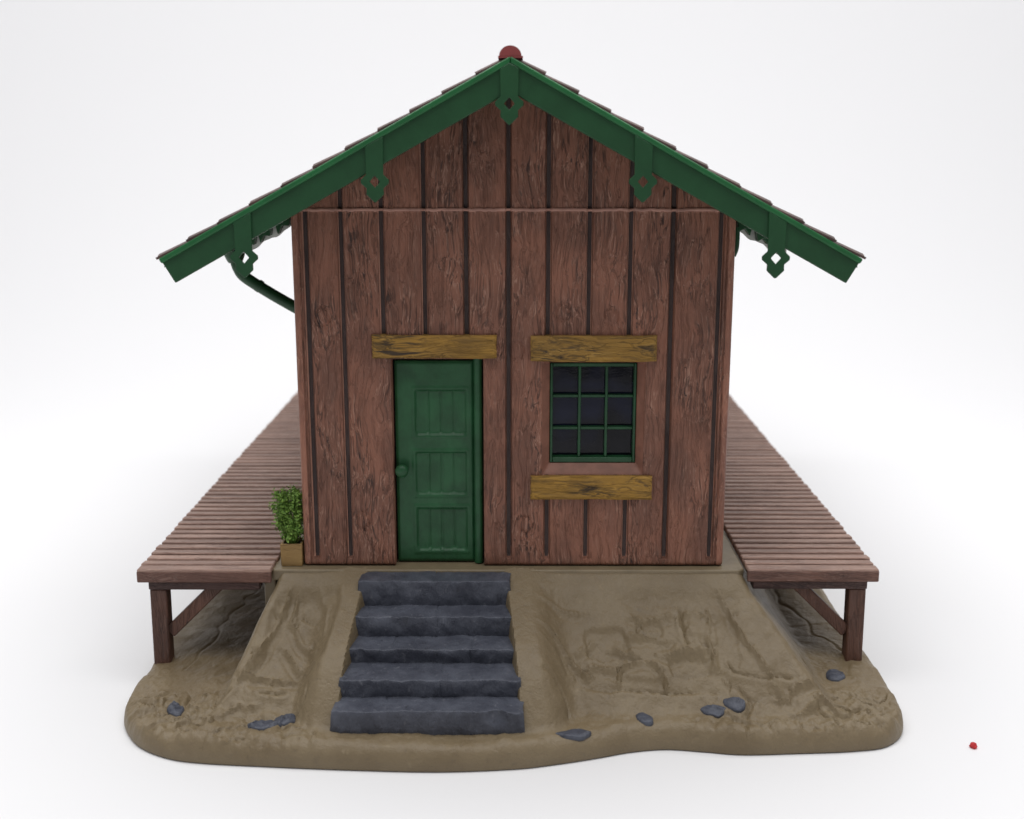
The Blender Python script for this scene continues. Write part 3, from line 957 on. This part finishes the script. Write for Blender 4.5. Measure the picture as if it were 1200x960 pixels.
# ------------------------------------------------------------------ planter
def planter():
    cx, cy = -1.088, .045
    t = thing('flower_box', (cx, cy, 0), 'small yellow wooden planter box on the plinth by the shed corner', 'planter')
    h = .052; bm = bmesh.new()
    z1 = .108; z0 = -.003
    o = [(-h, -h), (h, -h), (h, h), (-h, h)]; i_ = [(-h+.012, -h+.012), (h-.012, -h+.012), (h-.012, h-.012), (-h+.012, h-.012)]
    def R4(p, z, k=1.0): return [bm.verts.new((cx+a*k, cy+b*k, z)) for a, b in p]
    A = R4(o, z0, .97); Bv = R4(o, z1); Cv = R4(i_, z1); D = R4(i_, z1-.02)
    for a, b in ((A, Bv), (Bv, Cv), (Cv, D)):
        for k in range(4): bm.faces.new((a[k], a[(k+1) % 4], b[(k+1) % 4], b[k]))
    bm.faces.new(A[::-1]); bm.faces.new(D)
    obj('box', bm, M['boxwood'], t, bevel=.003)
    bm = bmesh.new()
    bmesh.ops.create_grid(bm, x_segments=8, y_segments=8, size=h-.011)
    for v in bm.verts: v.co = (v.co.x+cx, v.co.y+cy, z1-.012 + .006*n3(v.co.x*60, v.co.y*60, 1))
    obj('soil', bm, M['soil'], t)
    # shrub
    s = thing('shrub', (cx, cy, z1-.012), 'small dark green bushy shrub growing in the yellow planter box', 'shrub')
    rnd = random.Random(3)
    st = bmesh.new(); lf = bmesh.new()
    clumps = []
    for k in range(84):
        hgt = rnd.uniform(.02, .250)
        rad = (.046 + .022*math.sin(min(1, hgt/.27)*math.pi)) * rnd.uniform(.2, 1)
        a = rnd.uniform(0, 2*math.pi)
        ox = -.012*hgt/.27
        p = Vector((cx + rad*math.cos(a)*1.05 + ox, cy + rad*math.sin(a)*.9, z1 + hgt))
        if p.x > cx+.050: p.x = cx+.046
        clumps.append(p)
    clumps += [Vector((cx-.083, cy-.02, z1+.185)), Vector((cx-.068, cy-.02, z1+.155)), Vector((cx+.02, cy, z1+.252)), Vector((cx-.035, cy, z1+.232)), Vector((cx+.035, cy-.01, z1+.238))]
    for p in clumps:
        b = Vector((cx + (p.x-cx)*.2, cy + (p.y-cy)*.2, z1-.02))
        m = b.lerp(p, .55) + Vector((rnd.uniform(-.008, .008), rnd.uniform(-.008, .008), 0))
        tube(st, spline([b, m, p], 4), .0022, 5)
        for q in range(42):
            d = Vector((rnd.gauss(0, 1), rnd.gauss(0, 1), rnd.gauss(0, 1)))
            c = p + d*.0125
            if c.x > cx+.056: continue
            nrm = (d.normalized() + Vector((rnd.uniform(-.7, .7), rnd.uniform(-.7, .7), rnd.uniform(-.2, 1)))).normalized()
            u = nrm.orthogonal().normalized(); u.rotate(__import__('mathutils').Quaternion(nrm, rnd.uniform(0, 6.28))); w = nrm.cross(u)
            L = rnd.uniform(.010, .018); W = L*.6
            a0 = c - u*L*.5; a1 = c + w*W*.5 + nrm*.0012; a2 = c + u*L*.6; a3 = c - w*W*.5 + nrm*.0012
            lf.faces.new([lf.verts.new(v) for v in (a0, a1, a2, a3)])
    obj('stems', st, M['leaf'], s)
    obj('foliage', lf, M['leaf'], s, smooth=False)
planter()

# ------------------------------------------------------------------ red crumb
bm = bmesh.new()
bmesh.ops.create_icosphere(bm, subdivisions=3, radius=1)
for v in bm.verts:
    d = 1+.35*fbm(v.co.x*1.2, v.co.y*1.2, v.co.z*1.2, 3); p = v.co*d
    v.co = (p.x*.015 + .5*p.z*.008, p.y*.016, p.z*.014 + .010)
o = obj('plastic_crumb', bm, M['red']); o.location = (1.982, -.63, TZ)
o['label'] = 'tiny red plastic crumb lying on the white table'; o['category'] = 'crumb'

# ------------------------------------------------------------------ camera and light
cam = bpy.data.cameras.new('camera'); co = bpy.data.objects.new('camera', cam); COL.objects.link(co)
co.location = (-.012, -5.318, 1.954)
co.rotation_euler = (R(90-12.6), 0, R(.25))
cam.sensor_width = 36; cam.lens = 36*1376/1200; cam.clip_start = .05; cam.clip_end = 200
cam.dof.use_dof = True; cam.dof.focus_distance = 5.45; cam.dof.aperture_fstop = 1.0
scene.camera = co

w = bpy.data.worlds.new('World'); scene.world = w; w.use_nodes = True
bg = w.node_tree.nodes['Background']; bg.inputs[0].default_value = (.96, .96, 1.0, 1); bg.inputs[1].default_value = .30

def area(name, loc, target, sx, sy, power, col=(1, 1, 1)):
    l = bpy.data.lights.new(name, 'AREA'); l.shape = 'RECTANGLE'; l.size = sx; l.size_y = sy; l.energy = power; l.color = col
    o = bpy.data.objects.new(name, l); COL.objects.link(o); o.location = loc
    d = Vector(target)-Vector(loc); o.rotation_euler = d.to_track_quat('-Z', 'Y').to_euler()
area('softbox_lamp', (0, -.7, 8.5), (0, -.7, 0), 12.5, 8.5, 1130)
area('backdrop_fill', (0, 5.0, 13.5), (0, 14, 5.0), 40, 4, 2350)  # unseen lamp added only to brighten the backdrop

scene.view_settings.view_transform = 'Standard'; scene.view_settings.look = 'None'
scene.view_settings.exposure = 0; scene.view_settings.gamma = 1
